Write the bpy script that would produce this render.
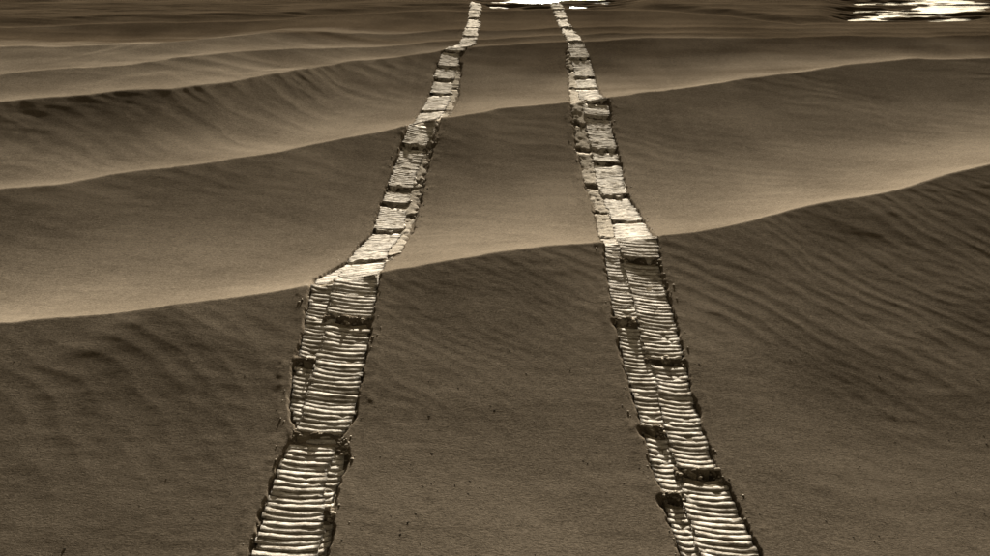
import bpy, math, random
import numpy as np
from mathutils import Matrix, Vector

for o in list(bpy.data.objects):
    bpy.data.objects.remove(o, do_unlink=True)
scene = bpy.context.scene
C = scene.collection
R = math.radians

# ------------------------------------------------------------------ camera
CAM_H = 2.8
PITCH = 21.97
F_PX = 1061.0            # focal length in pixels of a 990 px wide picture
cam_d = bpy.data.cameras.new('camera')
cam = bpy.data.objects.new('camera', cam_d)
C.objects.link(cam)
cam.location = (0, 0, CAM_H)
cam.rotation_euler = (R(90 - PITCH), 0, 0)
cam_d.sensor_width = 36.0
cam_d.lens = 36.0 * F_PX / 990.0
cam_d.clip_start = 0.05
cam_d.clip_end = 8000
scene.camera = cam

# ------------------------------------------------------------------ light
SUN_EL = 12.0
SUN_AZ = 3.0             # degrees to the right of straight ahead (+Y)
TINT = (1.0, 0.85, 0.60)
world = bpy.data.worlds.new('World')
scene.world = world
world.use_nodes = True
wn, wl = world.node_tree.nodes, world.node_tree.links
wn.clear()
w_out = wn.new('ShaderNodeOutputWorld')
w_bg = wn.new('ShaderNodeBackground')
w_sky = wn.new('ShaderNodeTexSky')
w_sky.sky_type = 'NISHITA'
w_sky.sun_disc = False
w_sky.sun_elevation = R(SUN_EL)
w_sky.sun_rotation = R(SUN_AZ)
w_sky.air_density = 0.25
w_sky.dust_density = 1.2
w_bw = wn.new('ShaderNodeRGBToBW')
w_mul = wn.new('ShaderNodeMix'); w_mul.data_type = 'RGBA'; w_mul.blend_type = 'MULTIPLY'
w_mul.inputs[0].default_value = 1.0
w_mul.inputs[7].default_value = (*TINT, 1)
wl.new(w_sky.outputs[0], w_bw.inputs[0])
wl.new(w_bw.outputs[0], w_mul.inputs[6])
wl.new(w_mul.outputs[2], w_bg.inputs['Color'])
w_bg.inputs['Strength'].default_value = 0.05
wl.new(w_bg.outputs[0], w_out.inputs['Surface'])

sun_d = bpy.data.lights.new('sun', 'SUN')
sun_d.energy = 5.0
sun_d.angle = R(0.6)
sun_d.color = (1.0, 0.955, 0.875)
sun = bpy.data.objects.new('sun', sun_d)
C.objects.link(sun)
sdir = Vector((math.sin(R(SUN_AZ)) * math.cos(R(SUN_EL)), math.cos(R(SUN_AZ)) * math.cos(R(SUN_EL)), math.sin(R(SUN_EL))))
sun.rotation_euler = sdir.to_track_quat('Z', 'Y').to_euler()
sun.location = (3, 30, 12)

vs = scene.view_settings
vs.view_transform = 'Standard'
vs.look = 'None'
vs.gamma = 1
vs.use_curve_mapping = False
vs.exposure = 1.82
scene.render.resolution_x = 1024
scene.render.resolution_y = 575

# ------------------------------------------------------------------ noise
def _hash(ix, iy, seed):
    n = (ix.astype(np.int64) * 374761393 + iy.astype(np.int64) * 668265263 + seed * 974634217) & 0x7fffffff
    n = ((n ^ (n >> 13)) * 1274126177) & 0x7fffffff
    n = n ^ (n >> 16)
    return (n & 0xffff) / 65535.0

def vnoise(x, y, seed=0):
    x = np.asarray(x, float); y = np.asarray(y, float)
    ix = np.floor(x); iy = np.floor(y)
    fx = x - ix; fy = y - iy
    fx = fx * fx * fx * (fx * (fx * 6 - 15) + 10)
    fy = fy * fy * fy * (fy * (fy * 6 - 15) + 10)
    a = _hash(ix, iy, seed); b = _hash(ix + 1, iy, seed)
    c = _hash(ix, iy + 1, seed); d = _hash(ix + 1, iy + 1, seed)
    return (a + (b - a) * fx) * (1 - fy) + (c + (d - c) * fx) * fy - 0.5

def fbm(x, y, seed=0, octv=4, gain=0.5):
    s = 0; a = 1.0
    for k in range(octv):
        s = s + a * vnoise(x, y, seed + 31 * k)
        x = x * 2.03 + 17.1; y = y * 2.03 - 9.7; a *= gain
    return s

def sstep(a, b, v):
    t = np.clip((v - a) / (b - a), 0, 1)
    return t * t * (3 - 2 * t)

# ------------------------------------------------------------------ survey: where sight lines meet the ground
_cp, _sp = math.cos(R(PITCH)), math.sin(R(PITCH))
def ray(px, py):
    u = (px - 495.0) / F_PX; v = (278.0 - py) / F_PX
    return u, _cp + v * _sp, -_sp + v * _cp
def ground0(px, py, z=0.0):
    dx, dy, dz = ray(px, py)
    k = (z - CAM_H) / dz
    return dx * k, dy * k

CREST_PX = [
    [(-60, 326), (0, 322), (60, 319), (110, 316), (150, 312), (180, 307), (230, 300), (300, 290), (400, 270), (500, 255), (600, 243),
     (660, 236), (740, 220), (800, 207), (850, 196), (900, 185), (950, 173), (990, 165), (1050, 152)],
    [(-60, 193), (0, 188), (60, 184), (150, 170), (220, 160), (300, 147), (380, 132), (440, 118), (500, 109), (560, 103),
     (650, 91), (750, 78), (850, 65), (920, 57), (990, 57), (1050, 62)],
    [(-60, 110), (0, 103), (60, 97), (100, 93), (170, 88), (235, 82), (300, 72), (350, 63), (400, 56), (450, 49), (550, 42), (650, 38), (800, 37), (1050, 36)],
    [(-60, 79), (0, 75), (60, 70), (130, 65), (210, 57), (300, 53), (400, 45), (500, 37), (600, 33), (800, 32), (1050, 31)],
    [(-60, 48), (0, 47), (90, 46), (180, 43), (260, 39), (330, 36), (450, 30), (600, 27), (800, 28), (1050, 28)],
    [(-60, 28), (0, 27), (100, 24), (250, 21), (400, 12), (550, 9), (640, 10), (720, 15), (800, 24), (1050, 24)],
]
SLOPE_FAR = [0.365, 0.25, 0.15, 0.13, 0.11, 0.06]      # sun side just beyond each crest (crest 0 = nearest in view)
SLOPE_NEAR = [0.17, 0.16, 0.13, 0.10, 0.09, 0.06]   # side that rises towards the next crest
CR = []
for pts in CREST_PX:
    hk = 0.27 if len(CR) in (2, 3, 4) else 0.0        # the far dunes stand higher on the left
    P = np.array([ground0(a, b, hk * float(sstep(380, 150, a))) for a, b in pts])
    P = P[np.argsort(P[:, 0])]
    CR.append(P)

def crest_y(k, x):
    P = CR[k]
    y = np.interp(x, P[:, 0], P[:, 1])
    # beyond the surveyed stretch the crest goes on, bending gently
    sl = (P[1, 1] - P[0, 1]) / (P[1, 0] - P[0, 0]); sr = (P[-1, 1] - P[-2, 1]) / (P[-1, 0] - P[-2, 0])
    dl = np.minimum(x - P[0, 0], 0); dr = np.maximum(x - P[-1, 0], 0)
    y = y + sl * (-np.tanh(-dl / 12) * 12) + sr * np.tanh(dr / 12) * 12
    amp = [0.16, 0.30, 0.42, 0.42, 0.42, 0.4][k]
    y = y + amp * fbm(x * 1.1 + 7.7 * k, x * 0 + k * 3.1, 50 + k, 4, 0.55) * 0.55
    return y

WATER_Z = -0.085
def ripples(x, y, lam, seed, nx=0.75, ny=0.66):
    w = 0.34 * fbm(x * 0.9, y * 0.9, seed, 4)
    ph = (x * nx + y * ny + w) / lam
    a = np.abs((ph % 1.0) * 2 - 1)             # cusped ripple
    fade = np.clip(0.5 + 1.3 * fbm(x * 0.7 + 5, y * 0.7, seed + 5, 3), 0, 1)
    return (a ** 1.6 - 0.4) * fade

def spur(x, y, a, b, w, amp):
    ax, ay = a; bx, by = b
    L2 = (bx - ax) ** 2 + (by - ay) ** 2
    t = ((x - ax) * (bx - ax) + (y - ay) * (by - ay)) / L2
    tc = np.clip(t, 0, 1)
    L = math.sqrt(L2)
    sd = ((x - ax) * -(by - ay) + (y - ay) * (bx - ax)) / L          # > 0 on the far side of the line
    prof = np.where(sd > 0, np.exp(-sd / w), np.exp(-(sd / (5 * w)) ** 2))
    return amp * prof * (1 - tc) ** 0.7 * sstep(-0.25, 0.0, t) * (1 - sstep(.9, 1.3, t))

SPURS = []
for (p, q, w, amp) in [((172, 309), (300, 352), 0.14, 0.015), ((165, 91), (215, 104), 0.2, 0.016), ((222, 84), (290, 99), 0.2, 0.017),
                       ((300, 74), (345, 82), 0.2, 0.02), ((135, 65), (165, 71), 0.25, 0.014), ((185, 60), (222, 66), 0.25, 0.014),
                       ((0, 158), (75, 170), 0.2, 0.008)]:
    SPURS.append((ground0(*p), ground0(*q), w, amp))

def H(x, y):
    x = np.asarray(x, float); y = np.asarray(y, float)
    xs = x + 0
    Y = [crest_y(k, xs) for k in range(6)]
    for k in range(1, 6):
        Y[k] = np.maximum(Y[k], Y[k - 1] + 0.35)
    Y0 = Y[0] - 6.8
    lo = [Y0] + Y; 
    z = np.zeros_like(x)
    s_far = [0.42] + SLOPE_FAR; s_near = [0.15] + SLOPE_NEAR
    add = {0: 0.034 * sstep(0.9, 3.0, x) + 0.010 * sstep(-0.9, -2.4, x), 2: -0.06 * sstep(-1.4, -4.2, x) - 0.03 * sstep(1.5, 4, x)}
    addf = {0: 0.5 * sstep(0.9, 3.0, x) + 0.3 * sstep(-0.9, -2.4, x)}
    for k in range(6):
        L = lo[k + 1] - lo[k]
        t = (y - lo[k]) / L
        m = (t >= 0) & (t < 1)
        tc = np.clip(t, 0, 1)
        s0 = s_far[k] + addf.get(k, 0); s1 = s_near[k] + add.get(k, 0)
        if k > 2:
            s0 = s0 * (1 - .5 * sstep(1, 4, x)); s1 = s1 * (1 - .5 * sstep(1, 4, x))
        q = s0 / s1
        hh = L * (s1 * tc - (s0 + s1) * (1 - (1 - tc) ** (q + 1)) / (q + 1))
        z = np.where(m, hh, z)
    z = z + 0.27 * sstep(-1.4, -4.2, x) * np.clip((y - Y[1]) / (Y[2] - Y[1]), 0, 1) * (1 - sstep(0, 3.5, y - Y[4]))
    # behind the camera the sand swells gently on
    back = np.clip(Y0 - y, 0, None)
    z = np.where(y < Y0, -0.10 * back / (1 + 0.25 * back) + 0.2 * (1 - np.cos(np.clip(back, 0, 40) * 0.25)), z)
    # wet flats past the last crest
    far = np.clip(y - lo[6], 0, None)
    flat = -0.089 * (1 - np.exp(-far / 0.6))

    # a long bar of sand between the two sheets of water, another on the left
    az = x / np.maximum(y, 1)
    sho = 0.05 * fbm(x * 0.55 + 3, y * 2.3, 210, 4, 0.65)
    bar = 0.11 * (sstep(0.10, 0.15, az) - sstep(0.295, 0.335, az)) + 0.10 * sstep(0.0, -0.03, az) + 0.03 * sstep(.43, .47, az)
    sho = sho + 0.05 * fbm(x * 1.2, y * 5.0, 214, 3, .6)
    sho = sho * (1 - 0.75 * np.clip(bar / .1, 0, 1))
    bar = bar * (1 - sstep(26, 60, y))
    flat = flat + (sho + bar) * sstep(0.0, 0.9, far) - 0.5 * sstep(30, 140, y)
    z = np.where(far > 0, flat, z)
    # long soft swell of the surface
    near_w = 1 - sstep(16, 22, y)
    z = z + near_w * (0.024 * fbm(x * 0.35, y * 0.35, 11, 3) + 0.003 * fbm(x * 1.6, y * 2.0, 12, 3))
    # wind ripples on the faces that look at the camera
    tA = (y - Y0) / (Y[0] - Y0)
    mA = sstep(0.42, 0.8, tA) * (y < Y[0]) * (0.85 + 0.15 * sstep(0.6, 2.6, x)) * (0.7 + .3 * sstep(-1.6, -0.6, x)) * (1 - 0.5 * sstep(0.985, 1.0, tA))
    z = z + 0.0026 * mA * (ripples(x, y, 0.21, 70) + 0.5 * ripples(x, y, 0.13, 71, 0.68, 0.73))
    tC = (y - Y[1]) / (Y[2] - Y[1])
    mC = sstep(0.08, 0.3, tC) * (y < Y[2]) * (y > Y[1]) * sstep(0.5, -2.5, x)
    z = z + 0.005 * mC * (ripples(x, y, 0.42, 80, 0.62, 0.78) + .6 * ripples(x, y, 0.24, 81, 0.58, 0.81))
    mB = (y > Y[0]) * (y < Y[1]) * 0.35
    z = z + 0.005 * mB * ripples(x, y, 0.3, 90, 0.3, 0.95)
    mF = (y > Y[2]) * (1 - sstep(19, 22, y))
    z = z + 0.007 * mF * ripples(x * 0.35, y, 0.6, 95, 0.25, 0.96)
    for s in SPURS:
        z = z + spur(x, y, *s)
    # wind-combed streaks, long across the view
    z = z + near_w * 0.0012 * fbm(x * 3.2, y * 11.0, 33, 3)
    return z

def survey(px, py):
    """where the sight lines through pixels meet the sand"""
    px = np.asarray(px, float); py = np.asarray(py, float)
    dx, dy, dz = ray(px, py)
    z = np.zeros_like(px)
    for _ in range(30):
        k = (z - CAM_H) / dz
        x, y = dx * k, dy * k
        z = 0.5 * z + 0.5 * H(x, y)
    return np.stack([x, y], -1)

# ------------------------------------------------------------------ wheel runs (row, left edge, right edge)
RUNS = {
 'LM': [(620, 229, 300), (575, 243, 312), (556, 250, 317), (520, 261, 325), (484, 272, 324), (460, 281, 330), (440, 290, 341), (420, 299, 352), (403, 302, 357), (372, 312, 362),
        (342, 322, 368), (315, 326, 373), (290, 331, 377), (265, 343, 383), (250, 356, 389), (233, 372, 402), (204, 381, 408), (168, 394, 418),
        (139, 404, 429), (125, 409, 435), (114, 418, 442), (96, 429, 451), (82, 433, 453), (64, 438, 458), (54, 441, 460), (44, 460, 476),
        (29, 465, 479), (17, 468, 480), (3, 471, 482)],
 'LN': [(620, 285, 315), (575, 298, 322), (520, 312, 333), (484, 318, 337), (460, 318, 346), (440, 303, 347), (420, 291, 330), (403, 289, 316), (372, 293, 322),
        (342, 300, 330), (315, 305, 335), (290, 310, 338), (276, 317, 345), (258, 350, 396), (245, 372, 404), (233, 380, 411), (204, 395, 420),
        (168, 402, 427), (139, 405, 434), (114, 420, 450), (96, 438, 458), (82, 441, 460), (64, 449, 462)],
 'RM': [(620, 724, 795), (575, 708, 772), (554, 700, 762), (518, 688, 742), (491, 683, 732), (464, 676, 714), (432, 666, 704), (417, 662, 699), (377, 656, 688),
        (347, 643, 681), (323, 639, 676), (300, 633, 669), (272, 626, 661), (242, 618, 658), (223, 613, 646), (211, 609, 638), (196, 602, 628),
        (181, 596, 624), (165, 594, 621), (150, 592, 617), (130, 587, 612), (106, 583, 609), (83, 577, 596), (69, 574, 593), (49, 569, 586),
        (29, 561, 573), (14, 554, 565), (3, 550, 561)],
 'RN': [(620, 705, 735), (575, 690, 712), (554, 681, 704), (518, 669, 692), (491, 663, 687), (464, 650, 680), (432, 645, 670), (417, 640, 666), (377, 628, 659),
        (347, 621, 647), (323, 616, 643), (300, 611, 637), (272, 607, 630), (242, 604, 622), (211, 595, 613), (196, 589, 606), (181, 584, 600),
        (150, 577, 595), (130, 574, 590), (106, 571, 587), (83, 569, 581), (69, 566, 578), (49, 565, 573)],
}
BREAKS = {
 'LM': [440, 321, 262, 232, 206, 190, 148, 124, 111, 95, 81, 68, 53, 38, 29, 20, 11],
 'LN': [515, 448, 364, 281, 258, 215, 180, 148, 111, 88],
 'RM': [477, 363, 262, 222, 197, 164, 151, 118, 103, 89, 78, 60, 43, 29, 20, 11],
 'RN': [500, 432, 322, 236, 212, 187, 150, 124, 88, 70],
}
class Run: pass
runs = {}
for key, rows in RUNS.items():
    r = Run()
    A_ = np.array(rows, float)
    L = survey(A_[:, 1], A_[:, 0]); Rr = survey(A_[:, 2], A_[:, 0])
    cx = (L[:, 0] + Rr[:, 0]) / 2; cy = (L[:, 1] + Rr[:, 1]) / 2; hw = (Rr[:, 0] - L[:, 0]) / 2
    o = np.argsort(cy); cx, cy, hw = cx[o], cy[o], hw[o]
    yy = np.arange(cy[0], cy[-1], 0.02)
    x_ = np.interp(yy, cy, cx); w_ = np.interp(yy, cy, hw)
    kern = np.hanning(15); kern /= kern.sum()
    pad = 7
    x_ = np.convolve(np.pad(x_, pad, mode='reflect', reflect_type='odd'), kern, 'valid')
    w_ = np.convolve(np.pad(w_, pad, mode='edge'), kern, 'valid')
    r.y = yy; r.x = x_; r.w = w_
    r.y0, r.y1 = yy[0], yy[-1]
    bp_ = np.array(BREAKS[key], float)
    br = survey(np.interp(bp_, A_[::-1, 0], (A_[::-1, 1] + A_[::-1, 2]) / 2), bp_)[:, 1].tolist()
    r.br = sorted(b for b in br if r.y0 + .1 < b < r.y1 - .1)
    r.key = key
    runs[key] = r

random.seed(4)
PITS = []
for key, r in runs.items():
    for b in r.br:
        if b > 14: continue
        x = np.interp(b, r.y, r.x); w = np.interp(b, r.y, r.w)
        for s in (-1, 1):
            if key[1] == 'N' and s == 1: continue
            PITS.append((x + s * w * random.uniform(.35, .6), b + random.uniform(-.02, .03), random.uniform(.045, .06), random.uniform(.05, .075)))

def trench(x, y):
    """what the wheels pressed out of the sand: bed, banks and pits"""
    dz = np.zeros_like(x); inside = np.zeros_like(x); bank = np.zeros_like(x); gapm = np.zeros_like(x)
    for key, r in runs.items():
        cx = np.interp(y, r.y, r.x); w = np.interp(y, r.y, r.w)
        end = sstep(r.y0 - .05, r.y0 + .05, y) * (1 - sstep(r.y1 - .1, r.y1 + .1, y))
        d = np.abs(x - cx) + 0.013 * fbm(x * 26, y * 22, 300, 3) + 0.02 * fbm(x * 5, y * 5, 301, 2)
        k = (1 - sstep(w - 0.004, w + 0.014, d)) * end
        inside = np.maximum(inside, k)
        for b in r.br:
            m = (np.abs(y - b) < .25) & (np.abs(x - cx) < w + .02)
            if key[1] == 'N':
                rm = runs[key[0] + 'M']
                m &= np.abs(x - np.interp(y, rm.y, rm.x)) > np.interp(y, rm.y, rm.w) + .01
            if m.any():
                gapm[m] = np.maximum(gapm[m], np.exp(-((y[m] - b - .03) / .06) ** 4) * (1.0 + .55 * np.exp(-((x[m] - cx[m]) / (.33 * w[m])) ** 2) if b < 7.5 else 0.0))
        bank = np.maximum(bank, np.exp(-((d - w - 0.065) / 0.035) ** 2) * end * np.clip(0.6 + 1.6 * fbm(x * 3, y * 3, 310, 2), 0, 1.4))
    dz = -0.030 * inside * (1 - 0.72 * gapm) * (1 - sstep(15, 17, y)) + 0.004 * bank * (1 - inside)
    dz = dz + 0.012 * inside * fbm(x * 18, y * 18, 320, 3) + 0.003 * bank * fbm(x * 18, y * 18, 321, 2)
    for (px, py, pr, pd) in PITS:
        m = (np.abs(x - px) < .2) & (np.abs(y - py) < .2)
        if m.any():
            dd = ((x[m] - px) ** 2 + (y[m] - py) ** 2) / (pr * pr)
            dz[m] -= pd * np.exp(-dd * dd)
    return dz

# ------------------------------------------------------------------ materials
def new_mat(name):
    m = bpy.data.materials.new(name); m.use_nodes = True
    return m, m.node_tree.nodes, m.node_tree.links
def sand_material(name, dark, light, grain=0.5, bump=1.0, wet=False, rough=0.95, blotch=None):
    m, n, l = new_mat(name)
    b = n['Principled BSDF']
    b.inputs['Roughness'].default_value = rough
    b.inputs['Specular IOR Level'].default_value = 0.0
    geo = n.new('ShaderNodeNewGeometry')
    mp = n.new('ShaderNodeMapping'); mp.inputs['Scale'].default_value = (16, 60, 30)
    l.new(geo.outputs['Position'], mp.inputs['Vector'])
    streak = n.new('ShaderNodeTexNoise'); streak.inputs['Scale'].default_value = 1.0
    streak.inputs['Detail'].default_value = 5; streak.inputs['Roughness'].default_value = 0.7
    l.new(mp.outputs[0], streak.inputs['Vector'])
    mp3 = n.new('ShaderNodeMapping'); mp3.inputs['Scale'].default_value = (45, 150, 60)
    l.new(geo.outputs['Position'], mp3.inputs['Vector'])
    fine = n.new('ShaderNodeTexNoise'); fine.inputs['Scale'].default_value = 1.0
    fine.inputs['Detail'].default_value = 4; fine.inputs['Roughness'].default_value = 0.75
    l.new(mp3.outputs[0], fine.inputs['Vector'])
    gr = n.new('ShaderNodeTexNoise'); gr.inputs['Scale'].default_value = 95
    gr.inputs['Detail'].default_value = 4; gr.inputs['Roughness'].default_value = 0.75
    l.new(geo.outputs['Position'], gr.inputs['Vector'])
    big = n.new('ShaderNodeTexNoise'); big.inputs['Scale'].default_value = 0.8; big.inputs['Detail'].default_value = 5
    l.new(geo.outputs['Position'], big.inputs['Vector'])
    def math_(op, a, bb):
        x = n.new('ShaderNodeMath'); x.operation = op
        for i, v in enumerate((a, bb)):
            if isinstance(v, (int, float)): x.inputs[i].default_value = v
            else: l.new(v, x.inputs[i])
        return x.outputs[0]
    v = math_('ADD', math_('ADD', math_('MULTIPLY', streak.outputs[0], 0.16), math_('MULTIPLY', fine.outputs[0], 0.39)), math_('ADD', math_('MULTIPLY', gr.outputs[0], 0.25), math_('MULTIPLY', big.outputs[0], 0.2)))
    cr = n.new('ShaderNodeValToRGB')
    cr.color_ramp.elements[0].position = 0.42; cr.color_ramp.elements[0].color = (*dark, 1)
    cr.color_ramp.elements[1].position = 0.59; cr.color_ramp.elements[1].color = (*light, 1)
    l.new(v, cr.inputs[0])
    col = cr.outputs[0]
    if blotch:  # patches where damp sand has stuck to the crust
        bn = n.new('ShaderNodeTexNoise'); bn.inputs['Scale'].default_value = 14; bn.inputs['Detail'].default_value = 5; bn.inputs['Roughness'].default_value = 0.7
        l.new(geo.outputs['Position'], bn.inputs['Vector'])
        br_ = n.new('ShaderNodeValToRGB')
        br_.color_ramp.elements[0].position = 0.36; br_.color_ramp.elements[0].color = (*blotch, 1)
        br_.color_ramp.elements[1].position = 0.54; br_.color_ramp.elements[1].color = (1, 1, 1, 1)
        l.new(bn.outputs[0], br_.inputs[0])
        bm_ = n.new('ShaderNodeMix'); bm_.data_type = 'RGBA'; bm_.blend_type = 'MULTIPLY'; bm_.inputs[0].default_value = 1
        l.new(col, bm_.inputs[6]); l.new(br_.outputs[0], bm_.inputs[7]); col = bm_.outputs[2]
    if wet:     # damp, darker sand towards the water
        sx = n.new('ShaderNodeSeparateXYZ'); l.new(geo.outputs['Position'], sx.inputs[0])
        wn_ = n.new('ShaderNodeTexNoise'); wn_.inputs['Scale'].default_value = 0.5; wn_.inputs['Detail'].default_value = 4
        mp2 = n.new('ShaderNodeMapping'); mp2.inputs['Scale'].default_value = (0.5, 2.2, 1)
        l.new(geo.outputs['Position'], mp2.inputs[0]); l.new(mp2.outputs[0], wn_.inputs['Vector'])
        yy = math_('ADD', sx.outputs['Y'], math_('MULTIPLY', math_('SUBTRACT', wn_.outputs[0], 0.5), 7.0))
        mr = n.new('ShaderNodeMapRange'); mr.inputs['From Min'].default_value = 14.2; mr.inputs['From Max'].default_value = 17.8
        l.new(yy, mr.inputs['Value'])
        mx = n.new('ShaderNodeMix'); mx.data_type = 'RGBA'; mx.blend_type = 'MULTIPLY'
        l.new(mr.outputs[0], mx.inputs[0]); l.new(col, mx.inputs[6]); mx.inputs[7].default_value = (0.42, 0.385, 0.34, 1)
        col = mx.outputs[2]
    l.new(col, b.inputs['Base Color'])
    hsum = math_('ADD', math_('ADD', math_('MULTIPLY', streak.outputs[0], 0.25), math_('MULTIPLY', fine.outputs[0], 0.5)), math_('MULTIPLY', gr.outputs[0], grain))
    bp = n.new('ShaderNodeBump'); bp.inputs['Strength'].default_value = 0.55; bp.inputs['Distance'].default_value = 0.006 * bump
    l.new(hsum, bp.inputs['Height']); l.new(bp.outputs[0], b.inputs['Normal'])
    return m
M_sand = sand_material('dune sand', (0.075, 0.0585, 0.0400), (0.225, 0.181, 0.130), wet=True, bump=1.5)
M_bed = sand_material('pressed sand', (0.16, 0.13, 0.09), (0.36, 0.30, 0.215), bump=1.3)  # kept darker than the bars: groove shade put into the bed colour
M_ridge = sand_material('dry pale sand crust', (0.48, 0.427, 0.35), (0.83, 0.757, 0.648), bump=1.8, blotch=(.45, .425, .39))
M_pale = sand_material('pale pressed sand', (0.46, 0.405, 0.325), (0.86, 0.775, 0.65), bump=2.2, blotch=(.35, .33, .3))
M_clod = sand_material('damp sand clods', (0.15, 0.125, 0.09), (0.60, 0.52, 0.41), bump=1.5)
M_dark = sand_material('dark grit', (0.025, 0.02, 0.014), (0.06, 0.05, 0.036))
def water_material():
    m, n, l = new_mat('shallow water')
    b = n['Principled BSDF']
    b.inputs['Base Color'].default_value = (0.05, 0.042, 0.03, 1)
    b.inputs['Roughness'].default_value = 0.08
    b.inputs['IOR'].default_value = 1.33
    geo = n.new('ShaderNodeNewGeometry')
    mp = n.new('ShaderNodeMapping'); mp.inputs['Scale'].default_value = (1.6, 6.0, 1)
    l.new(geo.outputs['Position'], mp.inputs[0])
    t = n.new('ShaderNodeTexNoise'); t.inputs['Scale'].default_value = 1.5; t.inputs['Detail'].default_value = 3
    l.new(mp.outputs[0], t.inputs['Vector'])
    bp = n.new('ShaderNodeBump'); bp.inputs['Strength'].default_value = 0.5; bp.inputs['Distance'].default_value = 0.02
    l.new(t.outputs[0], bp.inputs['Height']); l.new(bp.outputs[0], b.inputs['Normal'])
    return m
M_water = water_material()

# ------------------------------------------------------------------ mesh helpers
def mesh_np(name, V, Q, mat, smooth=True):
    me = bpy.data.meshes.new(name)
    V = np.asarray(V, np.float32); Q = np.asarray(Q, np.int32)
    me.vertices.add(len(V)); me.vertices.foreach_set('co', V.ravel())
    k = Q.shape[1]
    me.loops.add(Q.size); me.loops.foreach_set('vertex_index', Q.ravel())
    me.polygons.add(len(Q)); me.polygons.foreach_set('loop_start', np.arange(0, Q.size, k, dtype=np.int32))
    me.polygons.foreach_set('loop_total', np.full(len(Q), k, np.int32))
    me.polygons.foreach_set('use_smooth', np.full(len(Q), smooth, bool))
    me.update(calc_edges=True); me.validate()
    me.materials.append(mat)
    return me
def grid_quads(nr, nc, off=0):
    i = np.arange(nr * nc).reshape(nr, nc) + off
    return np.stack([i[:-1, :-1], i[:-1, 1:], i[1:, 1:], i[1:, :-1]], -1).reshape(-1, 4)
def link(name, me, parent=None):
    o = bpy.data.objects.new(name, me); C.objects.link(o)
    if parent: o.parent = parent
    return o

# ------------------------------------------------------------------ the sand: one sheet from behind the camera to the horizon
ORG = -1.2                                  # columns fan out from here
rows = [np.linspace(-14, 2.4, 50, endpoint=False)]
rows.append(np.exp(np.linspace(math.log(2.4), math.log(24), 830, endpoint=False)))
rows.append(np.exp(np.linspace(math.log(24), math.log(4000), 90)))
ry = np.concatenate(rows)
uu = np.linspace(-6, 6, 200001)
dens = np.where(np.abs(uu) < 0.6, 1.0, 0.012) + 0.25 * np.exp(-((np.abs(uu) - .6) / .3) ** 2)
for key, r in runs.items():
    m = (r.y > 3.4) & (r.y < 12)
    for q in (r.x[m] / (r.y[m] - ORG))[::6]:
        dens = np.maximum(dens, np.where(np.abs(uu - q) < 0.035, 2.6, 0))
cdf = np.cumsum(dens); cdf /= cdf[-1]
NC = 960
cu = np.interp(np.linspace(0, 1, NC), cdf, uu)
spread = np.where(ry > 2.4, ry - ORG, 3.6 + (2.4 - ry) * 0.6)
GX = cu[None, :] * spread[:, None]
GY = np.repeat(ry[:, None], NC, 1)
GZ = H(GX, GY) + trench(GX, GY)
V = np.stack([GX.ravel(), GY.ravel(), GZ.ravel()], 1)
sand = link('sand_dunes', mesh_np('sand_dunes', V, grid_quads(len(ry), NC), M_sand))
sand['kind'] = 'structure'
sand['label'] = 'wind-rippled sepia sand dunes with sharp curving crests'

# water lying on the flats beyond the last crest
wy = np.array([18.0, 20, 25, 40, 100, 400, 4000.]); wu = np.linspace(-3, 3, 25)
WX = wu[None, :] * wy[:, None]; WY = np.repeat(wy[:, None], 25, 1)
water = link('water', mesh_np('water', np.stack([WX.ravel(), WY.ravel(), np.full(WX.size, WATER_Z)], 1), grid_quads(len(wy), 25), M_water))
water['kind'] = 'structure'
water['label'] = 'bright shallow water glinting between bars of sand'

# ------------------------------------------------------------------ wheel tracks
ICO_V = []; 
_p = (1 + 5 ** .5) / 2
for a, b in ((-1, _p), (1, _p), (-1, -_p), (1, -_p)):
    ICO_V += [(a, b, 0), (0, a, b), (b, 0, a)]
ICO_V = np.array(ICO_V) / np.linalg.norm(ICO_V[0])
ICO_F = []
for i in range(12):
    for j in range(i + 1, 12):
        for k in range(j + 1, 12):
            d = [np.linalg.norm(ICO_V[p] - ICO_V[q]) for p, q in ((i, j), (j, k), (i, k))]
            if max(d) < 1.1:
                nrm = np.cross(ICO_V[j] - ICO_V[i], ICO_V[k] - ICO_V[i])
                ICO_F.append((i, j, k) if nrm @ (ICO_V[i] + ICO_V[j] + ICO_V[k]) > 0 else (i, k, j))
ICO_F = np.array(ICO_F)
rng = np.random.default_rng(8)
def lumps(spots, flat=1.0):
    """spots: x, y, z, size -> one mesh of uneven clods"""
    VV = []; FF = []; n = 0
    for (x, y, z, s) in spots:
        v = ICO_V * (s * rng.uniform(.55, 1.3, (12, 1))) * np.array([rng.uniform(.8, 1.8), rng.uniform(.7, 1.2), flat * rng.uniform(.45, .8)])
        a = rng.uniform(0, 6.28); ca, sa = math.cos(a), math.sin(a)
        v = np.stack([v[:, 0] * ca - v[:, 1] * sa, v[:, 0] * sa + v[:, 1] * ca, v[:, 2]], 1)
        VV.append(v + np.array([x, y, z])); FF.append(ICO_F + n); n += 12
    return np.concatenate(VV), np.concatenate(FF)

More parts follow.
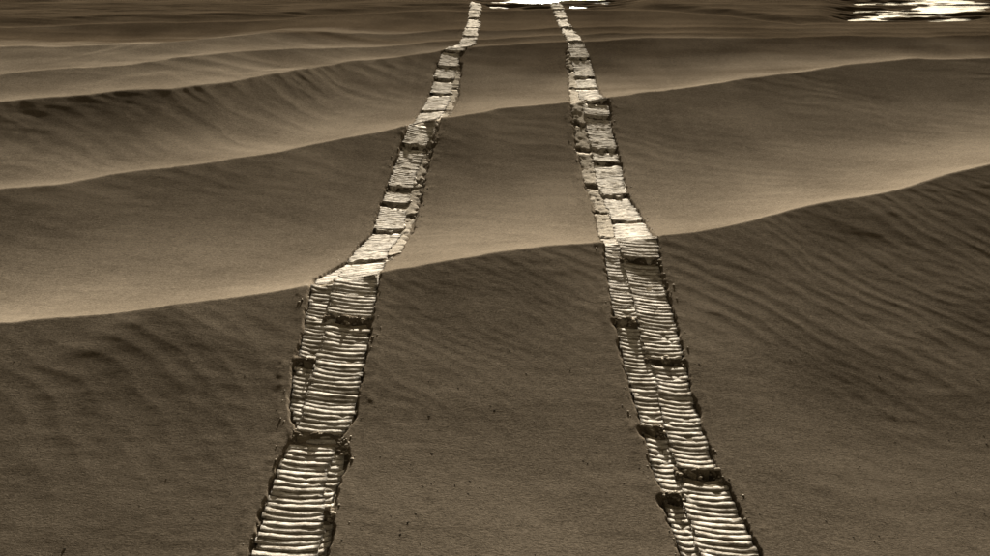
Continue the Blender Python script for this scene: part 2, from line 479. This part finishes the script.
PITCH_R = 0.0435
def ridge_mesh(seed, h, ncol=11):
    """one pressed tread bar, 1 wide, running across the rut: steep near face, long back"""
    rg = np.random.default_rng(seed)
    prof = [(-0.46, -1.2), (-0.42, 0.5), (-0.34, 0.98), (-0.12, 0.95), (0.36, 0.35), (0.50, -0.7)]
    V = []
    xs = np.linspace(-0.5, 0.5, ncol)
    bow = rg.uniform(0.3, 0.6); skew = rg.uniform(-.06, .06)
    wob = np.convolve(rg.normal(0, 1, ncol + 2), [.25, .5, .25], 'valid')
    hv = 1 + 0.2 * np.convolve(rg.normal(0, 1, ncol + 2), [.25, .5, .25], 'valid')
    bite = rg.integers(0, ncol) if rg.random() < .3 else -9
    for i, x in enumerate(xs):
        e = max(0.0, (abs(x) - .40) / .10)
        hh = h * max(.15, hv[i]) * (1 - .6 * e)
        if abs(i - bite) <= rg.integers(0, 2): hh *= .12
        y0 = bow * (4 * x * x) * .85 + wob[i] * .07 + skew * x * 2
        for (py, pz) in prof:
            py2 = py + (rg.normal(0, .035) if py < .4 else 0)
            V.append((x + rg.normal(0, .003), (py2 + y0) * PITCH_R, pz * hh if pz > 0 else pz * h))
    q = grid_quads(ncol, len(prof))[:, ::-1]
    n = len(prof)
    V = np.array(V)
    ends = []
    for base in (0, (ncol - 1) * n):
        for a in range(1, n - 1):
            t = [base, base + a, base + a + 1] if base else [base, base + a + 1, base + a]
            ends.append(t + [t[-1]])
    me = bpy.data.meshes.new('ridge')
    faces = [tuple(f) for f in q] + [tuple(e[:3]) for e in ends]
    me.from_pydata([tuple(v) for v in V], [], faces)
    me.polygons.foreach_set('use_smooth', np.ones(len(me.polygons), bool))
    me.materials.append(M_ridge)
    return me
RIDGES = {'M': [ridge_mesh(100 + i, 0.0046) for i in range(26)], 'N': [ridge_mesh(300 + i, 0.0048, 8) for i in range(18)]}

LABELS = {
 'LM': 'wide pale run of pressed tread bars in the left wheel track',
 'LN': 'narrow half-covered older tread print beside the left wheel track',
 'RM': 'wide pale run of pressed tread bars in the right wheel track',
 'RN': 'narrow ridged tread print along the left side of the right wheel track',
}
def slab_top(r, t, lo, hi, x, y):
    """surface of the pressed sand of one stretch: near lip proud, sinking away from the camera"""
    lift = -0.016 if r.key[1] == 'M' else -0.024
    z = H(x, y) + lift + (0.008 if lo < 7.2 else .015) * (1 - t) ** 1.5 * (1 if r.key[1] == 'M' else .5)
    return z + 0.022 * sstep(15, 17, y) + 0.007 * fbm(x * 6, y * 6, 410, 3)

for key, r in runs.items():
    root = bpy.data.objects.new('tyre_track', None)
    bx = float(np.interp(r.y0 + .5, r.y, r.x))
    root.location = (bx, r.y0 + .5, float(H(np.array([bx]), np.array([r.y0 + .5]))[0]))
    C.objects.link(root)
    root['label'] = LABELS[key]; root['category'] = 'tyre track'; root['group'] = 'wheel tracks over the dunes'
    base = Vector(root.location)
    cuts = [r.y0] + r.br + [r.y1]
    rubble = []
    for si in range(len(cuts) - 1):
        gap = random.uniform(.045, .07) if cuts[si] < 7.5 else random.uniform(.065, .11)
        lo = cuts[si] + (gap if si else 0); hi = cuts[si + 1] - (gap * .35 if si < len(cuts) - 2 else 0)
        if hi - lo < 0.1: continue
        step = 0.02 if lo < 10 else 0.035
        ny = max(6, int((hi - lo) / step)); nx = 15
        t = np.linspace(0, 1, ny); yv = lo + t * (hi - lo)
        cx = np.interp(yv, r.y, r.x); w = np.interp(yv, r.y, r.w)
        u = np.linspace(-1, 1, nx)
        edge = 1 + (0.22 if lo < 9 else 0.42) * np.stack([fbm(yv * 9, yv * 0 + 2.2, 500 + si, 3), fbm(yv * 9, yv * 0 + 9.2, 600 + si, 3)], 1)
        ew = np.where(u[None, :] < 0, edge[:, :1], edge[:, 1:])
        X = cx[:, None] + u[None, :] * w[:, None] * ew
        Y = np.repeat(yv[:, None], nx, 1) + 0.05 * (np.abs(u)[None, :] ** 2) * 1.0
        Y = Y + (1 - t)[:, None] ** 8 * 0.13 * fbm(X * 14, X * 0 + si, 520, 4, .65)
        Z = slab_top(r, t[:, None], lo, hi, X, Y)
        Z = Z - 0.014 * np.abs(u)[None, :] ** 6
        if key[1] == 'N':
            Z = Z + 0.012 * fbm(X * 22, Y * 22, 531, 3) * (1 if lo > 7.5 else .4)
        elif lo > 7.5:
            Z = Z + 0.010 * fbm(X * 16, Y * 16, 532, 3)
        if lo >= 16.5:   # far stretches: bars too fine to part, kept as relief
            ph = (Y / PITCH_R + 0.3 * fbm(X * 4, Y * 4, 530, 2)) % 1.0
            Z = Z + 0.004 * (1 - ph)
        # skirt round the slab
        Xs = np.pad(X, 1, mode='edge'); Ys = np.pad(Y, 1, mode='edge'); Zs = np.pad(Z, 1, mode='edge')
        for sl in (np.s_[0, :], np.s_[-1, :], np.s_[:, 0], np.s_[:, -1]):
            Zs[sl] -= 0.09
        Ys[0, :] -= 0.012; Xs[:, 0] -= 0.006; Xs[:, -1] += 0.006
        Vs = np.stack([Xs.ravel(), Ys.ravel(), Zs.ravel()], 1) - np.array(base)
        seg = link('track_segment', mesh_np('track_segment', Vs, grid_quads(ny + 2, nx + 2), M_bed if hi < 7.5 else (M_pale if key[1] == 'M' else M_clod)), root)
        if lo < (16.5 if key[1] == 'M' else 8.0):
            kind = key[1]
            steps = []
            yr = lo + 0.03
            while yr < hi - 0.02:
                p = PITCH_R * random.uniform(.94, 1.06)
                steps.append((yr, p)); yr += p
            if not steps: steps = [(lo + .03, PITCH_R)]
            sy = np.array([q[0] for q in steps])
            sx0 = np.interp(sy, r.y, r.x); sx1 = np.interp(sy + .03, r.y, r.x); sw = np.interp(sy, r.y, r.w)
            st = (sy - lo) / (hi - lo); dt = .03 / (hi - lo)
            za = slab_top(r, st, lo, hi, sx0 - sw * .6, sy); zb = slab_top(r, st, lo, hi, sx0 + sw * .6, sy)
            zn = slab_top(r, (st - dt).clip(0, 1), lo, hi, sx0, sy - .03); zf = slab_top(r, (st + dt).clip(0, 1), lo, hi, sx1, sy + .03)
            for i_, (yr, p) in enumerate(steps):
                ex = Vector((1.2 * sw[i_], 0, zb[i_] - za[i_])).normalized()
                ey = Vector(((sx1[i_] - sx0[i_]) * .35, .06, zf[i_] - zn[i_]))
                ey = (ey - ex * ey.dot(ex)).normalized()
                ez = ex.cross(ey)
                mt = Matrix.Identity(4)
                scx = 2 * sw[i_] * random.uniform(.93, 1.03); scz = random.uniform(.88, 1.12) * (1 if yr < 6.9 else .42)
                for i in range(3):
                    mt[i][0] = ex[i] * scx; mt[i][1] = ey[i] * p / PITCH_R; mt[i][2] = ez[i] * scz
                mt.translation = Vector((sx0[i_] + random.uniform(-.008, .008), yr, (za[i_] + zb[i_]) / 2)) - base
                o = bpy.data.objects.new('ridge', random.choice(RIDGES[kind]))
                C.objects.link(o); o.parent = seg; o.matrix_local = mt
        if si:
            b = cuts[si]; x = float(np.interp(b, r.y, r.x)); w = float(np.interp(b, r.y, r.w))
            b_off = b + .02
            for _ in range(60 if b < 9 else 40):
                qx = x + random.uniform(-1.05, 1.05) * w; qy = b_off + random.gauss(0, .045)
                rubble.append((qx, qy, random.choice((.004, .006, .008, .011, .015))))
    # crumbs along both lips
    yv = r.y0
    while yv < min(r.y1, 14):
        x = float(np.interp(yv, r.y, r.x)); w = float(np.interp(yv, r.y, r.w))
        s = random.choice((-1, 1))
        if math.sin(yv * 5.1 + s) + math.sin(yv * 2.3 - s * 2) > -0.4:
            rubble.append((x + s * (w + abs(random.gauss(.01, .035))), yv, random.choice((.003, .004, .005, .007, .009))))
        yv += random.uniform(.008, .04) * (1 + yv / 9)
    P = np.array(rubble)
    zz = H(P[:, 0], P[:, 1]) + trench(P[:, 0].copy(), P[:, 1].copy())
    v, f = lumps([(a[0] - base.x, a[1] - base.y, z - base.z + a[2] * .2, a[2]) for a, z in zip(P, zz)], .7)
    cr = link('crumbled_sand', mesh_np('crumbled_sand', v, f, M_clod, smooth=True), root)
    cr['kind'] = 'stuff'

# ------------------------------------------------------------------ grit and clods lying about on the sand
spots = []
while len(spots) < 520:
    y = 3.2 + 3.2 * random.random() ** 1.6; x = random.uniform(-.6, .6) * (y + .8)
    if x < -1.1 and random.random() < .8: continue
    spots.append((x, y, random.choice((.002, .002, .003, .003, .004, .004, .005, .007))))
P = np.array(spots); zz = H(P[:, 0], P[:, 1]) + trench(P[:, 0].copy(), P[:, 1].copy())
v, f = lumps([(a[0], a[1], z + .0005, a[2]) for a, z in zip(P, zz)], 0.13)
g = link('dark_grit', mesh_np('dark_grit', v, f, M_dark)); g['kind'] = 'stuff'
g['label'] = 'dark grit scattered over the near sand between the tracks'; g['category'] = 'grit'
